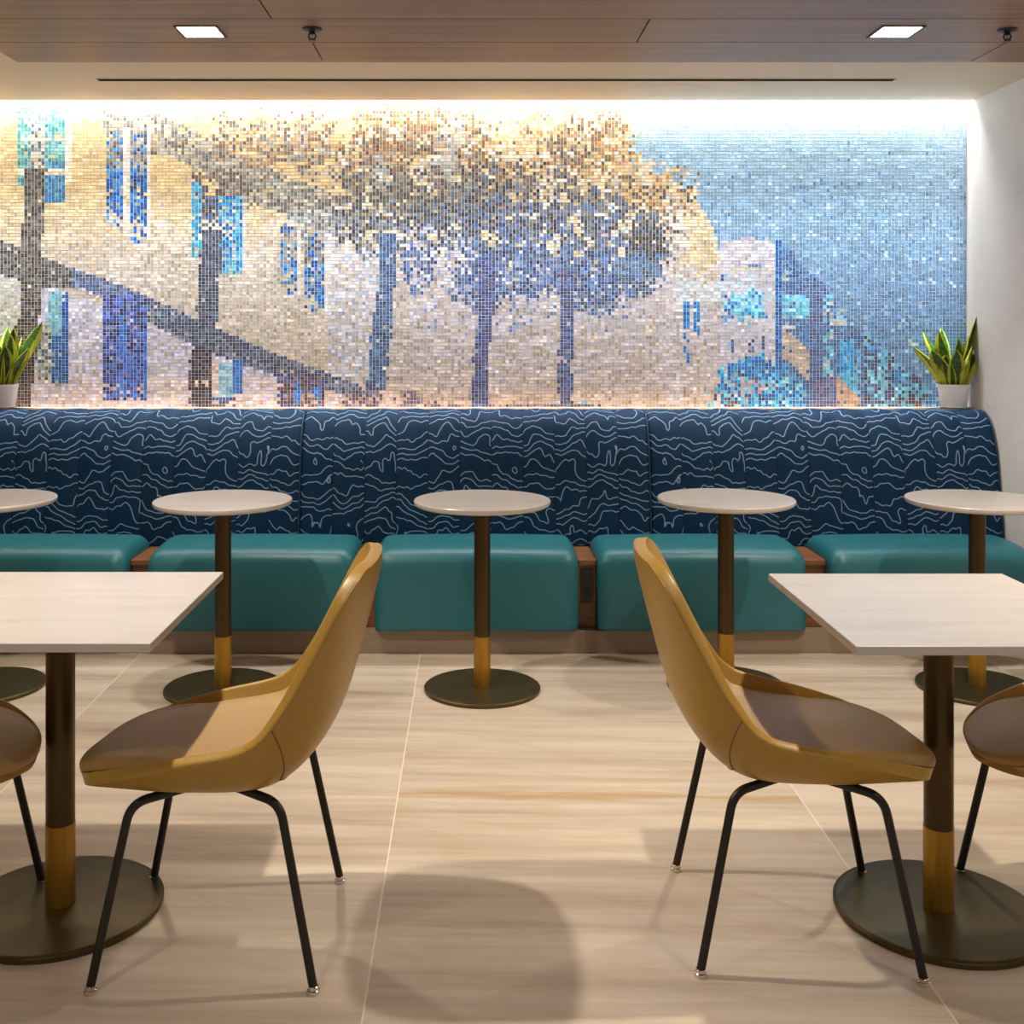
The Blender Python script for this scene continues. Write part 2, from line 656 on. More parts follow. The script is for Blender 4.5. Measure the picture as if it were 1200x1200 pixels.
    blue = [(24, 108, 196), (14, 88, 182), (60, 146, 220), (140, 150, 158), (58, 78, 110)]
    for (a, b, c_, d_) in ((125, 144, 152, 264), (151, 171, 158, 284), (328, 346, 266, 346), (354, 378, 272, 366)):
        put(rect(a, b, c_, d_), blue, 0.92)
        hz = rect(a, b, d_ - 24, d_) * np.clip((W - (d_ - 24)) / 30 + (1 - (U - a) / (b - a)) * 0.5, 0, 1)
        put(hz, [(206, 192, 172), (196, 184, 176)], 0.7)
        hz = rect(a, b, c_, c_ + 40)
        put(hz, olive, 0.55)
    put(rect(144, 151, 150, 270) + rect(171, 176, 150, 280), [(236, 228, 214), (226, 216, 200)], 0.9)
    put(rect(346, 353, 268, 350) + rect(378, 386, 275, 372), [(226, 220, 214), (214, 208, 208)], 0.9)
    cyan = [(44, 150, 196), (84, 176, 212), (30, 122, 186), (126, 194, 216)]
    put(rect(222, 236, 214, 302), cyan[:3] + [(80, 160, 186)], 0.93)
    put(rect(254, 282, 230, 322), cyan + [(40, 96, 168), (150, 170, 190)], 0.93)
    put(rect(236, 255, 228, 276), [(84, 96, 120), (60, 100, 160), (110, 108, 112), (72, 70, 80)], 0.85)
    put(rect(282, 289, 236, 326), [(222, 212, 200), (210, 204, 206)], 0.8)
    put(rect(232, 272, 262, 282), [(224, 208, 182), (236, 226, 210), (60, 90, 140)], 0.7)
    # --- the long diagonal shadow on the wall
    top = [(-200, 210), (0, 282), (50, 302), (140, 334), (230, 374), (320, 414), (400, 444), (470, 470)]
    bot = [(-200, 262), (0, 322), (50, 338), (90, 336), (140, 356), (178, 380), (230, 408), (320, 440), (400, 462), (470, 480)]
    dg = band(top, bot) * (U < 470)
    put(dg * (U < 82), [(84, 84, 84), (64, 62, 62), (108, 108, 106), (124, 126, 124)], 0.97)
    put(dg * (U >= 82) * (U < 176), [(92, 116, 164), (74, 94, 140), (120, 140, 178), (84, 92, 118)], 0.97)
    put(dg * (U >= 176), [(84, 96, 124), (64, 72, 98), (108, 118, 142), (76, 82, 118), (130, 138, 156)], 0.97)
    # --- ground floor openings
    put(rect(55, 72, 340, 398), [(120, 188, 204), (150, 206, 214), (84, 160, 190)], 0.95)
    put(rect(70, 80, 340, 448), [(30, 92, 172), (24, 80, 158), (54, 118, 186)], 0.97)
    put(rect(58, 80, 395, 448), [(36, 98, 166), (54, 110, 158), (28, 84, 160)], 0.85)
    put(rect(44, 60, 380, 446), [(150, 150, 136), (204, 200, 180), (84, 96, 110), (180, 182, 172)], 0.9)
    indigo = [(74, 92, 186), (90, 114, 206), (58, 70, 130), (120, 130, 196), (44, 56, 96), (66, 108, 200)]
    put(rect(120, 173, 344, 470), indigo, 0.96)
    put(rect(140, 146, 370, 470) + rect(166, 172, 372, 470), [(44, 110, 214), (60, 130, 224)], 0.75)
    put(rect(143, 168, 420, 468), [(52, 116, 216), (46, 96, 190), (96, 120, 200)], 0.6)
    put(rect(118, 173, 450, 472), [(206, 190, 200), (222, 196, 190)], 0.25)
    put(rect(247, 257, 420, 478), [(226, 208, 196), (212, 188, 180), (60, 110, 200)], 0.9, [0.5, 0.35, 0.15])
    put(rect(256, 272, 425, 470), [(150, 206, 228), (120, 188, 222), (180, 216, 230)], 0.95)
    put(rect(270, 282, 420, 462), [(36, 104, 190), (52, 124, 204)], 0.95)
    put(rect(246, 276, 464, 479), [(40, 104, 190), (210, 200, 210), (110, 90, 100)], 0.75)
    put(rect(323, 378, 440, 479), [(106, 84, 100), (84, 68, 84), (130, 110, 130), (70, 100, 180)], 0.95)
    put(rect(342, 352, 448, 474) + rect(368, 374, 452, 478), [(48, 120, 214), (70, 140, 220)], 0.75)
    put(rect(350, 372, 462, 479), [(206, 178, 170), (120, 96, 110)], 0.45)
    # --- trunks on the left
    put(trunk([(40, 196), (36, 300), (32, 400), (22, 480)], 12), [(88, 84, 78), (66, 62, 58), (110, 106, 98), (124, 118, 108)], 0.98)
    put(trunk([(30, 372), (22, 480)], 13), [(84, 70, 64), (60, 48, 46), (104, 88, 80)], 0.95)
    put(rect(26, 40, 360, 378), [(206, 204, 196), (110, 106, 100)], 0.3)
    put(trunk([(247, 270), (243, 340), (238, 400), (232, 480)], 12), [(74, 82, 102), (58, 64, 84), (98, 106, 124), (82, 92, 116)], 0.98)
    put(trunk([(236, 410), (232, 480)], 13), [(84, 72, 84), (62, 50, 60), (104, 90, 98)], 0.85)
    put(rect(226, 244, 444, 458), [(230, 206, 186), (90, 76, 84)], 0.45)
    # --- big trees of the middle
    by = lambda y0, y1: sstep(y0 - 22, y0 + 8, W) * (1 - sstep(y1 - 8, y1 + 22, W))
    crown = np.maximum.reduce([ell(452, 200, 58, 62), ell(478, 150, 52, 40), ell(520, 190, 50, 62), ell(440, 250, 48, 44),
                               ell(498, 252, 58, 46)])
    crown2 = np.maximum.reduce([ell(580, 250, 58, 58), ell(632, 262, 48, 60), ell(690, 272, 50, 52), ell(752, 288, 32, 36),
                                ell(580, 300, 44, 36), ell(690, 320, 44, 38), ell(640, 310, 40, 34), ell(740, 318, 32, 28)])
    spark = np.maximum.reduce([ell(580, 160, 70, 55), ell(640, 185, 70, 62), ell(700, 160, 42, 44), ell(700, 215, 62, 48),
                               ell(768, 236, 46, 36), ell(600, 140, 120, 30)])
    allc = np.maximum(crown, crown2)
    warm = [(180, 138, 92), (156, 114, 78), (134, 102, 76), (192, 158, 118), (112, 88, 70), (150, 134, 114)]
    mid = [(134, 120, 100), (112, 98, 82), (150, 140, 120), (92, 82, 78), (160, 148, 122), (128, 134, 134)]
    dark = [(96, 98, 108), (76, 78, 92), (116, 122, 132), (126, 124, 118), (66, 62, 72), (92, 112, 146)]
    azul = [(86, 116, 172), (70, 96, 152), (104, 136, 184), (60, 72, 112), (122, 140, 172), (84, 104, 140)]
    cream = [(226, 210, 180), (214, 194, 158), (232, 224, 208), (206, 180, 136)]
    put(spark, cream, 0.75)
    put(spark * vnoise(U, W, 16, 14, 21), [(196, 150, 92), (176, 140, 100), (132, 104, 80), (214, 178, 124)], 0.75)
    put(ell(668, 172, 34, 30), warm + mid, 0.6)
    put(ell(715, 142, 22, 22), warm, 0.75)
    put(spark * sstep(195, 240, W), [(100, 90, 86), (130, 118, 104), (84, 76, 76)], 0.32)
    put(crown * (1 - sstep(170, 200, W)), warm, 0.9)
    put(crown * by(165, 215), warm + mid, 0.8)
    put(crown * by(205, 255), mid + dark[:2], 0.92)
    put(crown * by(250, 300), dark + [(150, 150, 152)], 0.85)
    put(crown2 * by(190, 260), mid + dark, 0.8)
    put(crown2 * by(240, 300), dark + azul[:1], 0.9)
    put(crown2 * by(292, 360), azul + dark[:2], 0.88)
    put(allc * (vnoise(U, W, 13, 11, 33) > 0.66), cream + [(204, 200, 204)], 0.6)
    put(ell(528, 165, 18, 34), [(176, 182, 178), (160, 166, 164), (190, 180, 160)], 0.6)
    put(ell(445, 205, 9, 22) + ell(522, 195, 8, 14), [(160, 160, 152), (172, 172, 166)], 0.7)
    put(ell(760, 284, 22, 24), [(84, 80, 84), (104, 100, 102), (66, 60, 66)], 0.85)
    put(ell(748, 322, 26, 24), [(84, 116, 156), (104, 134, 164), (76, 96, 130)], 0.75)
    # fringe of lighter leaves under the crowns
    fr = np.maximum.reduce([ell(500, 305, 50, 34), ell(590, 362, 50, 30), ell(610, 345, 40, 40), ell(700, 362, 50, 22)])
    put(fr * fm, [(204, 200, 214), (180, 184, 206), (216, 210, 214), (120, 136, 180)], 0.5)
    put(ell(490, 312, 20, 30), azul, 0.55)
    put(ell(560, 332, 30, 34), azul, 0.8)
    put(ell(612, 320, 28, 30), azul, 0.7)
    put(ell(690, 335, 44, 30), azul, 0.72)
    # pale shutters
    put(rect(478, 486, 356, 376) + rect(496, 512, 352, 388), [(212, 208, 226), (130, 140, 190), (222, 216, 226)], 0.7)
    # trunks
    tb = [(78, 112, 158), (62, 92, 140), (98, 132, 172), (84, 112, 150), (70, 84, 128)]
    put(trunk([(454, 272), (452, 330), (446, 380), (440, 456)], 11), tb, 0.96)
    put(trunk([(570, 300), (568, 370), (562, 420), (560, 480)], 9), [(78, 96, 158), (64, 78, 132), (98, 112, 164), (96, 88, 124)], 0.97)
    put(trunk([(664, 318), (664, 380), (660, 430), (662, 478)], 8), [(80, 104, 160), (66, 84, 130), (104, 122, 166), (98, 92, 124)], 0.95)
    # low hedge and parked things at the foot of the mural
    put(band([(398, 462), (430, 458), (450, 464), (480, 456), (500, 470), (545, 476)], [(398, 482), (545, 482)]) * (U > 398) * (U < 548),
        [(122, 104, 120), (100, 82, 98), (150, 132, 140), (184, 154, 150), (110, 112, 150)], 0.9)
    put(ell(455, 468, 12, 12), [(226, 206, 196), (206, 186, 180)], 0.8)
    put(rect(568, 705, 472, 482), [(120, 100, 116), (150, 126, 130), (96, 82, 100)], 0.85)
    put(rect(640, 656, 471, 475) + rect(676, 692, 471, 475), [(150, 190, 220), (196, 206, 214)], 0.9)
    put(rect(404, 409, 470, 480), [(70, 120, 200)], 0.9)
    # right end of the long building
    put(rect(779, 800, 322, 480), [(212, 202, 208), (222, 214, 218), (196, 186, 190)], 0.75)
    put(rect(793, 843, 328, 352), [(206, 210, 220), (218, 222, 228), (196, 204, 214)], 0.85)
    put(rect(801, 808, 354, 384) + rect(812, 821, 354, 394), [(30, 126, 200), (50, 146, 212), (36, 110, 186)], 0.95)
    put(rect(801, 806, 390, 424) + rect(812, 816, 410, 428), [(36, 130, 200), (198, 186, 184)], 0.75)
    put(rect(822, 827, 356, 396), [(214, 214, 220), (176, 186, 200)], 0.8)
    put(ell(826, 270, 26, 56) * fm, [(214, 190, 144), (202, 178, 134), (222, 204, 168)], 0.75)
    put(ell(788, 262, 14, 36) * fm, [(222, 212, 204), (214, 204, 190), (150, 140, 134)], 0.55)
    # --- white building with the arched roof
    wb = below([(843, 284), (858, 280), (880, 279), (898, 282), (910, 285)]) * (U > 843) * (U < 910)
    put(wb, [(200, 198, 214), (212, 208, 218), (188, 186, 204), (206, 198, 200)], 1.0)
    put(rect(843, 905, 312, 316), [(206, 192, 168)], 0.7)
    put(rect(876, 892, 310, 313), [(96, 124, 170)], 0.9)
    put(rect(843, 850, 322, 376), [(84, 150, 204), (150, 190, 214), (46, 96, 160), (206, 206, 216)], 0.8)
    put(ell(872, 338, 30, 14), [(206, 214, 226), (180, 200, 220)], 0.6)
    put(ell(872, 358, 23, 18), [(64, 176, 228), (120, 208, 238), (156, 222, 242), (36, 134, 208)], 0.95)
    put(rect(852, 860, 350, 372) * 1.0, [(40, 104, 176), (90, 150, 200)], 0.6)
    for (a, b, c_, d_) in ((854, 858, 396, 414), (876, 882, 398, 412), (891, 895, 392, 410)):
        put(rect(a, b, c_, d_), [(70, 96, 140), (100, 100, 120), (60, 120, 180)], 0.95)
    put(rect(909, 914, 282, 480), [(36, 104, 176), (24, 92, 168), (56, 128, 190)], 1.0)
    # --- receding street on the far right
    roof = below([(910, 282), (922, 292), (945, 318), (965, 338), (990, 372), (1012, 396), (1040, 418), (1066, 440), (1100, 478)]) * (U > 913) * (U < 1112)
    put(roof, [(70, 118, 172), (58, 102, 156), (86, 134, 184), (78, 110, 160)], 0.97)
    put(rect(914, 946, 345, 372), [(120, 210, 240), (80, 186, 232), (170, 226, 240)], 0.92)
    put(rect(914, 932, 368, 384) + rect(914, 924, 314, 330), [(110, 180, 212), (200, 204, 206), (80, 140, 190)], 0.7)
    put((below([(914, 386), (924, 390), (945, 408)]) & ~below([(914, 418), (930, 430), (945, 444)])) * (U > 914) * (U < 946), [(198, 176, 160), (212, 192, 176), (186, 170, 160)], 0.95)
    put(rect(946, 964, 330, 480), [(72, 108, 160), (84, 120, 170), (88, 98, 150)], 0.9)
    put(rect(952, 982, 440, 480), [(96, 104, 152), (84, 92, 140), (120, 120, 160)], 0.8)
    strip = rect(964, 976, 346, 440) * 0.9
    put(strip, [(130, 204, 226), (90, 180, 214), (70, 120, 170), (200, 196, 196)], 0.75)
    put(rect(974, 990, 362, 380), [(110, 196, 222), (70, 160, 206), (206, 200, 196)], 0.75)
    put(rect(982, 1000, 398, 458) , [(18, 142, 212), (36, 164, 224), (80, 194, 232)], 0.95)
    put(rect(998, 1008, 408, 474), [(90, 176, 212), (120, 190, 214), (70, 130, 180)], 0.85)
    put((below([(982, 440), (990, 450), (1006, 468)])) * (U > 980) * (U < 1006) * (W < 482), [(206, 170, 146), (196, 160, 140)], 0.9)
    ty = below([(1010, 385), (1030, 402), (1050, 424), (1070, 440), (1092, 462)]) * (U > 1010) * (U < 1096)
    put(ty, [(70, 160, 208), (110, 204, 232), (60, 96, 150), (44, 138, 200), (160, 220, 236), (84, 80, 100)], 0.85)
    put(ty * ((U.astype(int) // 8) % 3 == 0), [(96, 184, 212), (126, 200, 218)], 0.55)
    put(ty * ((U.astype(int) // 8) % 4 == 2), [(60, 82, 128), (74, 70, 92)], 0.6)
    put(ell(1070, 466, 14, 12), [(70, 60, 76), (90, 76, 90), (60, 180, 206)], 0.7)
    # --- blue bush in front of the white building
    bush = np.maximum.reduce([ell(880, 452, 42, 34), ell(915, 462, 30, 26), ell(865, 458, 28, 26)])
    put(bush, [(26, 156, 222), (100, 208, 240), (14, 118, 206), (56, 182, 232), (166, 220, 234), (44, 96, 164)], 0.95)
    put(ell(885, 432, 30, 14), [(28, 126, 204), (44, 150, 216), (24, 106, 184)], 0.8)
    put(ell(880, 455, 26, 14), [(206, 180, 184), (110, 90, 120), (190, 160, 166)], 0.32)
    put(rect(847, 872, 462, 479) * ~below([(847, 458), (872, 480)]), [(44, 96, 164)], 0.0)
    put(rect(846, 862, 466, 480), [(96, 74, 90), (120, 90, 100), (60, 140, 200)], 0.75)
    put(rect(866, 900, 476, 482), [(206, 186, 176)], 0.7)
    # --- tile to tile variation
    C[:] *= (1 + (rnd() - 0.5) * 0.13 + (vnoise(U, W, 9, 3.6, 77) - 0.5) * 0.24 + (rnd() > 0.93) * 0.14)[..., None]
    return U, W, np.clip(C, 0, 255)


def srgb2lin(a):
    a = a / 255.0
    return np.where(a <= 0.04045, a / 12.92, ((a + 0.055) / 1.055) ** 2.4)


def build_mural():
    U, W, C = paint_mural()
    K = 5.55 / 1300.0
    x = (U - 551.6) * K
    z = CAM_Z - (W - 385) * K
    nw, nu = U.shape
    h = 2.0 * K * 0.88
    n = nu * nw
    x, z = x.ravel(), z.ravel()
    y = np.full(n, WALL_Y - 0.001)
    tilt = (RNG.rand(n, 2) - 0.5) * 0.0003
    V = np.zeros((n, 4, 3))
    for k, (sx, sz) in enumerate(((-1, -1), (1, -1), (1, 1), (-1, 1))):
        V[:, k, 0] = x + sx * h
        V[:, k, 1] = y + sx * tilt[:, 0] + sz * tilt[:, 1]
        V[:, k, 2] = z + sz * h
    # grout bed behind the tiles (a thin slab)
    bv, bf = box_data(x.min() - 2 * K, x.max() + 2 * K, WALL_Y, WALL_Y + 0.012, z.min() - 2 * K, z.max() + 2 * K, 4 * n)
    me = bpy.data.meshes.new('mosaic_mural')
    faces = np.arange(4 * n).reshape(n, 4).tolist() + bf
    me.from_pydata(V.reshape(-1, 3).tolist() + bv, [], faces)
    me.materials.append(M['tile'])
    me.materials.append(M['grout'])
    me.polygons.foreach_set('material_index', [0] * n + [1] * 6)
    at = me.attributes.new('tile', 'FLOAT_COLOR', 'FACE')
    L = np.ones((n + 6, 4))
    L[:n, :3] = srgb2lin(np.clip(C.reshape(-1, 3) * 1.0, 0, 255)) ** 1.03
    at.data.foreach_set('color', L.ravel())
    o = link(bpy.data.objects.new('mosaic_mural', me))
    tag(o, 'glass tile mosaic mural of a tree-lined street covering the wall above the blue banquette', 'mural')


build_mural()

# ------------------------------------------------------------------ banquette
PROFILE = [(5.150, 0.40), (5.158, 0.50), (5.176, 0.60), (5.192, 0.70), (5.208, 0.80), (5.232, 0.875), (5.262, 0.935),
           (5.300, 0.978), (5.345, 1.001), (5.395, 1.006)]


def back_panel(x0, x1, n, label):
    pr = smooth_path([(0, y, z) for y, z in PROFILE], 4)
    P = [(p.y, p.z) for p in pr]
    arc = [0.0]
    for a, b in zip(P[:-1], P[1:]):
        arc.append(arc[-1] + math.hypot(b[0] - a[0], b[1] - a[1]))
    sub = 10
    cols = []
    for i in range(n * sub + 1):
        f = (i % sub) / sub
        pil = (1 - abs(2 * f - 1) ** 2.2) * 0.011
        xx = x0 + (x1 - x0) * i / (n * sub)
        if i == 0:
            xx += 0.001
        if i == n * sub:
            xx -= 0.001
        cols.append((xx, pil))
    verts, faces, uvs = [], [], []
    nr = len(P)
    for xx, pil in cols:
        for j, (y, z) in enumerate(P):
            a, b = P[max(j - 1, 0)], P[min(j + 1, nr - 1)]
            t = Vector((b[0] - a[0], b[1] - a[1])).normalized()
            verts.append((xx, y - t.y * pil, z + t.x * pil))
            uvs.append((xx - x0 + 40 * PITCH, arc[j]))
    for i in range(len(cols) - 1):
        for j in range(nr - 1):
            a = i * nr + j
            faces.append((a, a + nr, a + nr + 1, a + 1))
    nf = len(faces)
    # closed body: end caps and rear face
    yb = 5.40
    for i, flip in ((0, False), (len(cols) - 1, True)):
        b0 = len(verts)
        verts.append((cols[i][0], yb, P[0][1]))
        uvs.append((0, 0))
        ring = [i * nr + j for j in range(nr)] + [b0]
        faces.append(tuple(ring if not flip else reversed(ring)))
    a, b = len(verts) - 2, len(verts) - 1
    t0, t1 = nr - 1, (len(cols) - 1) * nr + nr - 1
    faces.append((a, t0, t1, b))
    faces.append((0, a, b, (len(cols) - 1) * nr))
    o = obj('upholstered_panel', verts, faces, M['wave'], None, True)
    for p in list(o.data.polygons)[nf:]:
        p.use_smooth = False
    uvl = o.data.uv_layers.new(name='cloth')
    for lp in o.data.loops:
        uvl.data[lp.index].uv = uvs[lp.vertex_index]
    tag(o, label, 'banquette back', 'wave patterned back panels of the banquette')
    # piping along the right end
    xe = cols[-1][0] - 0.003
    pip = [(xe, p[0] - 0.004, p[1] + 0.002) for p in P]
    pp = tube('piping', pip, 0.0045, M['piping'], o, 8)
    return o


M['piping'] = simple('navy_piping', lin(26, 54, 78), 0.55, 0, 200, 0.1)
MODS = [(-4.072, -2.436, 'navy wave-line banquette back at the far left, behind the left potted plant, mostly out of frame'),
        (-2.436, -0.800, 'navy wave-line banquette back section on the left, behind the second round table'),
        (-0.800, 0.836, 'navy wave-line banquette back section in the middle, behind the middle round table'),
        (0.836, 2.470, 'navy wave-line banquette back section on the right, ending beside the grey wall')]
for a, b, lab in MODS[1:]:
    back_panel(a, b, 11, lab)
structure(box('trim_3', -2.62, WALL_X - 0.002, 5.385, WALL_Y - 0.004, 0.985, 1.013, M['shelf']))
structure(box('trim_4', X_L, WALL_X - 0.002, 5.41, WALL_Y - 0.004, 0.0, 0.984, M['plaster']))

pl = box('bench_plinth', -2.62, WALL_X - 0.004, 4.80, 5.40, 0.0, 0.098, M['plinth'], None, 0.002)
tag(pl, 'long low taupe plinth under the teal bench seats', 'plinth')


def bench_seat(x0, x1, label):
    """upholstered block: rounded front edge, soft corners, crowned top"""
    nu, w = 30, x1 - x0
    # front-to-back section, from bottom front to top back: (y, z)
    sec = [(4.79, 0.105), (4.757, 0.108), (4.750, 0.125), (4.747, 0.20), (4.745, 0.30), (4.748, 0.375), (4.762, 0.418),
           (4.792, 0.444), (4.84, 0.456), (4.94, 0.463), (5.03, 0.464), (5.105, 0.461), (5.132, 0.452)]
    pts = smooth_path([(0, y, z) for y, z in sec], 3)
    nr = len(pts)
    verts, faces = [], []
    ts = [0.5 - 0.5 * math.cos(PI * i / nu) for i in range(nu + 1)]
    for t in ts:
        e = min(t, 1 - t) * w                       # distance to the nearer end
        r = 0.055
        k = 0.0 if e >= r else 1 - math.sqrt(max(0, 1 - ((r - e) / r) ** 2))
        for p in pts:
            top = max(0.0, min(1.0, (p.z - 0.36) / 0.09))
            front = max(0.0, min(1.0, (4.86 - p.y) / 0.11))
            y = p.y + k * 0.05 * front
            z = p.z - k * 0.055 * top - (0.006 * top * (2 * t - 1) ** 2)
            xx = x0 + t * w
            verts.append((xx, y, z))
    for i in range(nu):
        for j in range(nr - 1):
            a = i * nr + j
            faces.append((a, a + nr, a + nr + 1, a + 1))
    for i, flip in ((0, False), (nu, True)):
        b0 = len(verts)
        verts.append((x0 if i == 0 else x1, 5.132, 0.105))
        ring = [i * nr + j for j in range(nr)] + [b0]
        faces.append(tuple(ring if not flip else reversed(ring)))
    o = obj('banquette_bench', verts, faces, M['teal'], None)
    auto_smooth(o, 50)
    tag(o, label, 'bench', 'teal upholstered bench blocks')
    return o


SEATS = [(-2.385, -1.490, 'teal upholstered bench seat at the far left, cut off by the photo edge'),
         (-1.400, -0.505, 'teal upholstered bench seat second from left, behind the mustard chair facing left'),
         (-0.420, 0.460, 'teal upholstered bench seat in the middle, between the two mustard chair backs'),
         (0.545, 1.443, 'teal upholstered bench seat directly behind the mustard chair facing right'),
         (1.545, 2.440, 'teal upholstered bench seat at the far right, beside the grey wall')]
for a, b, lab in SEATS:
    bench_seat(a, b, lab)


def divider(x0, x1, label, outlet=False):
    t = thing('seat_divider', label, 'divider', ((x0 + x1) / 2, 4.99, 0.099), 0, 'wooden dividers between the bench seats')
    w = (x1 - x0) / 2
    box('side_panel', -w, w, -0.135, 0.155, 0.0, 0.272, M['walnut'], t, 0.002)
    box('top_cap', -w, w, -0.155, 0.155, 0.2725, 0.297, M['walnut'], t, 0.003)
    if outlet:
        p = box('outlet_plate', -0.026, 0.026, -0.141, -0.1355, 0.105, 0.255, M['dark'], t, 0.002)
        p['label'] = 'black power outlet plate'
        box('socket', -0.013, 0.013, -0.1432, -0.1412, 0.185, 0.225, M['black'], p, 0.0015)
        box('socket', -0.013, 0.013, -0.1432, -0.1412, 0.130, 0.170, M['black'], p, 0.0015)


divider(-1.488, -1.402, 'walnut divider between the far left teal bench seat and the next one')
divider(-0.503, -0.422, 'walnut divider mostly hidden behind the back of the mustard chair facing left')
divider(0.462, 0.543, 'walnut divider holding a black power outlet, right of the middle teal seat', True)
divider(1.445, 1.543, 'walnut divider behind the far corner of the right square table')


# ------------------------------------------------------------------ round tables
def pole_and_base(t, rp, rb, top_z):
    pole = lathe('pole', [(0, 0.21), (rp, 0.21), (rp, top_z - 0.012), (0, top_z - 0.012)], M['bronze'], t, 40)
    sl = lathe('brass_sleeve', [(0, 0.0125), (rp + 0.0012, 0.0125), (rp + 0.0012, 0.2095), (rp - 0.004, 0.2105)], M['brass'], t, 40)
    sl['label'] = 'brass lower sleeve'
    b = 0.016
    lathe('base', [(0, 0), (rb - 0.002, 0), (rb, 0.002), (rb, b - 0.004), (rb - 0.004, b - 0.001), (rb - 0.012, b), (0, b)], M['bronze_base'], t, 96)
    lathe('mounting_plate', [(0, top_z - 0.013), (0.10, top_z - 0.013), (0.10, top_z - 0.0005), (0, top_z - 0.0005)], M['black'], t, 40)


def round_table(loc, label):
    t = thing('round_table', label, 'table', loc, 0, 'small round tables along the banquette')
    r = 0.266
    lathe('tabletop', [(0, 0.718), (r - 0.012, 0.718), (r - 0.003, 0.723), (r, 0.729), (r, 0.737), (r - 0.003, 0.740), (0, 0.740)], M['quartz'], t, 96)
    pole_and_base(t, 0.0315, 0.226, 0.718)
    return t


rt = round_table((-1.904, 4.34, 0), 'leftmost of the five small round tables, cut off by the left edge of the photo')
for x, y, lab in ((-0.969, 4.32, 'small round white table second from left, behind the mustard chair facing left'),
                  (0.040, 4.32, 'small round white table in the middle, standing alone in the open aisle'),
                  (0.998, 4.36, 'small round white table behind the mustard chair facing right'),
                  (1.972, 4.33, 'rightmost small round white table, beside the grey wall')):
    dup(rt, (x, y, 0), 0, lab)


# ------------------------------------------------------------------ square tables
def square_table(loc, label):
    t = thing('square_table', label, 'table', loc, 0, 'square tables in the foreground')
    hx, hy = 0.318, 0.345
    v, f = box_data(-hx, hx, -hy, hy, 0.720, 0.740)
    o = obj('tabletop', v, f, M['quartz'], t)
    bevel(o, 0.0025, 2)
    pole_and_base(t, 0.034, 0.242, 0.720)
    return t


sq = square_table((-0.997, 2.688, 0), 'white square pedestal table on the left, cut off by the left edge')
dup(sq, (1.122, 2.667, 0), 0, 'white square pedestal table on the right, cut off by the right edge')

# ------------------------------------------------------------------ tub chairs
# centre section of the inner surface (x forward, z up), half width and lift of the side rim
SEC = [(0.334, 0.403, 0.058, 0.003), (0.318, 0.408, 0.114, 0.010), (0.270, 0.414, 0.164, 0.026), (0.180, 0.417, 0.206, 0.052),
       (0.060, 0.416, 0.226, 0.080), (-0.060, 0.418, 0.236, 0.100), (-0.140, 0.434, 0.240, 0.110), (-0.200, 0.482, 0.241, 0.108),
       (-0.250, 0.562, 0.238, 0.104), (-0.285, 0.678, 0.232, 0.080), (-0.314, 0.790, 0.216, 0.054), (-0.326, 0.840, 0.196, 0.040),
       (-0.330, 0.868, 0.168, 0.026), (-0.331, 0.886, 0.118, 0.010)]
THICK = 0.030


def chair_surface():
    per = 4
    a = smooth_path([(s[0], 0, s[1]) for s in SEC], per)
    b = smooth_path([(s[2], s[3], 0) for s in SEC], per)
    rows = []
    for i in range(len(a)):
        t = (a[min(i + 1, len(a) - 1)] - a[max(i - 1, 0)]).normalized()
        nrm = Vector((t.z, 0, -t.x))        # towards the sitter
        rows.append((a[i], nrm, b[i].x, b[i].y))
    return rows


ROWS = chair_surface()


def rim_power(i):
    f = min(1.0, max(0.0, (i - 22) / 12.0))      # flat-bottomed at the seat, rounder up the back
    g = min(1.0, i / 15.0) ** 2                  # the rim starts softly at the front lip
    return (2.2 + 4.3 * g) * (1 - f) + 2.5 * f


def bow(i, t):
    """rounds the front of the seat in plan"""
    f = max(0.0, (ROWS[i][0].x - 0.06) / 0.26)
    return Vector((-0.022 * f * t * t, 0, 0))


def surf(i, t, off=0.0):
    p, n, hw, lift = ROWS[i]
    d = lift * abs(t) ** rim_power(i)
    return p + n * d + Vector((0, hw * t, 0)) + n * off + bow(i, t)


def padp(i, t):
    """foot of the pad: rests in the shell, follows only a little of the side rim"""
    p, n, hw, lift = ROWS[i]
    return p + bow(i, 0.91 * t) + Vector((0, hw * 0.91 * t, 0)) + n * (lift * max(0.30 * abs(t) ** 3, abs(0.93 * t) ** rim_power(i)))


def surf_normal(i, t):
    i0, i1 = max(i - 1, 0), min(i + 1, len(ROWS) - 1)
    a = surf(i1, t) - surf(i0, t)
    b = surf(i, min(t + 0.05, 1)) - surf(i, max(t - 0.05, -1))
    n = a.cross(b).normalized()
    if n.dot(ROWS[i][1]) < 0:
        n.negate()
    return n


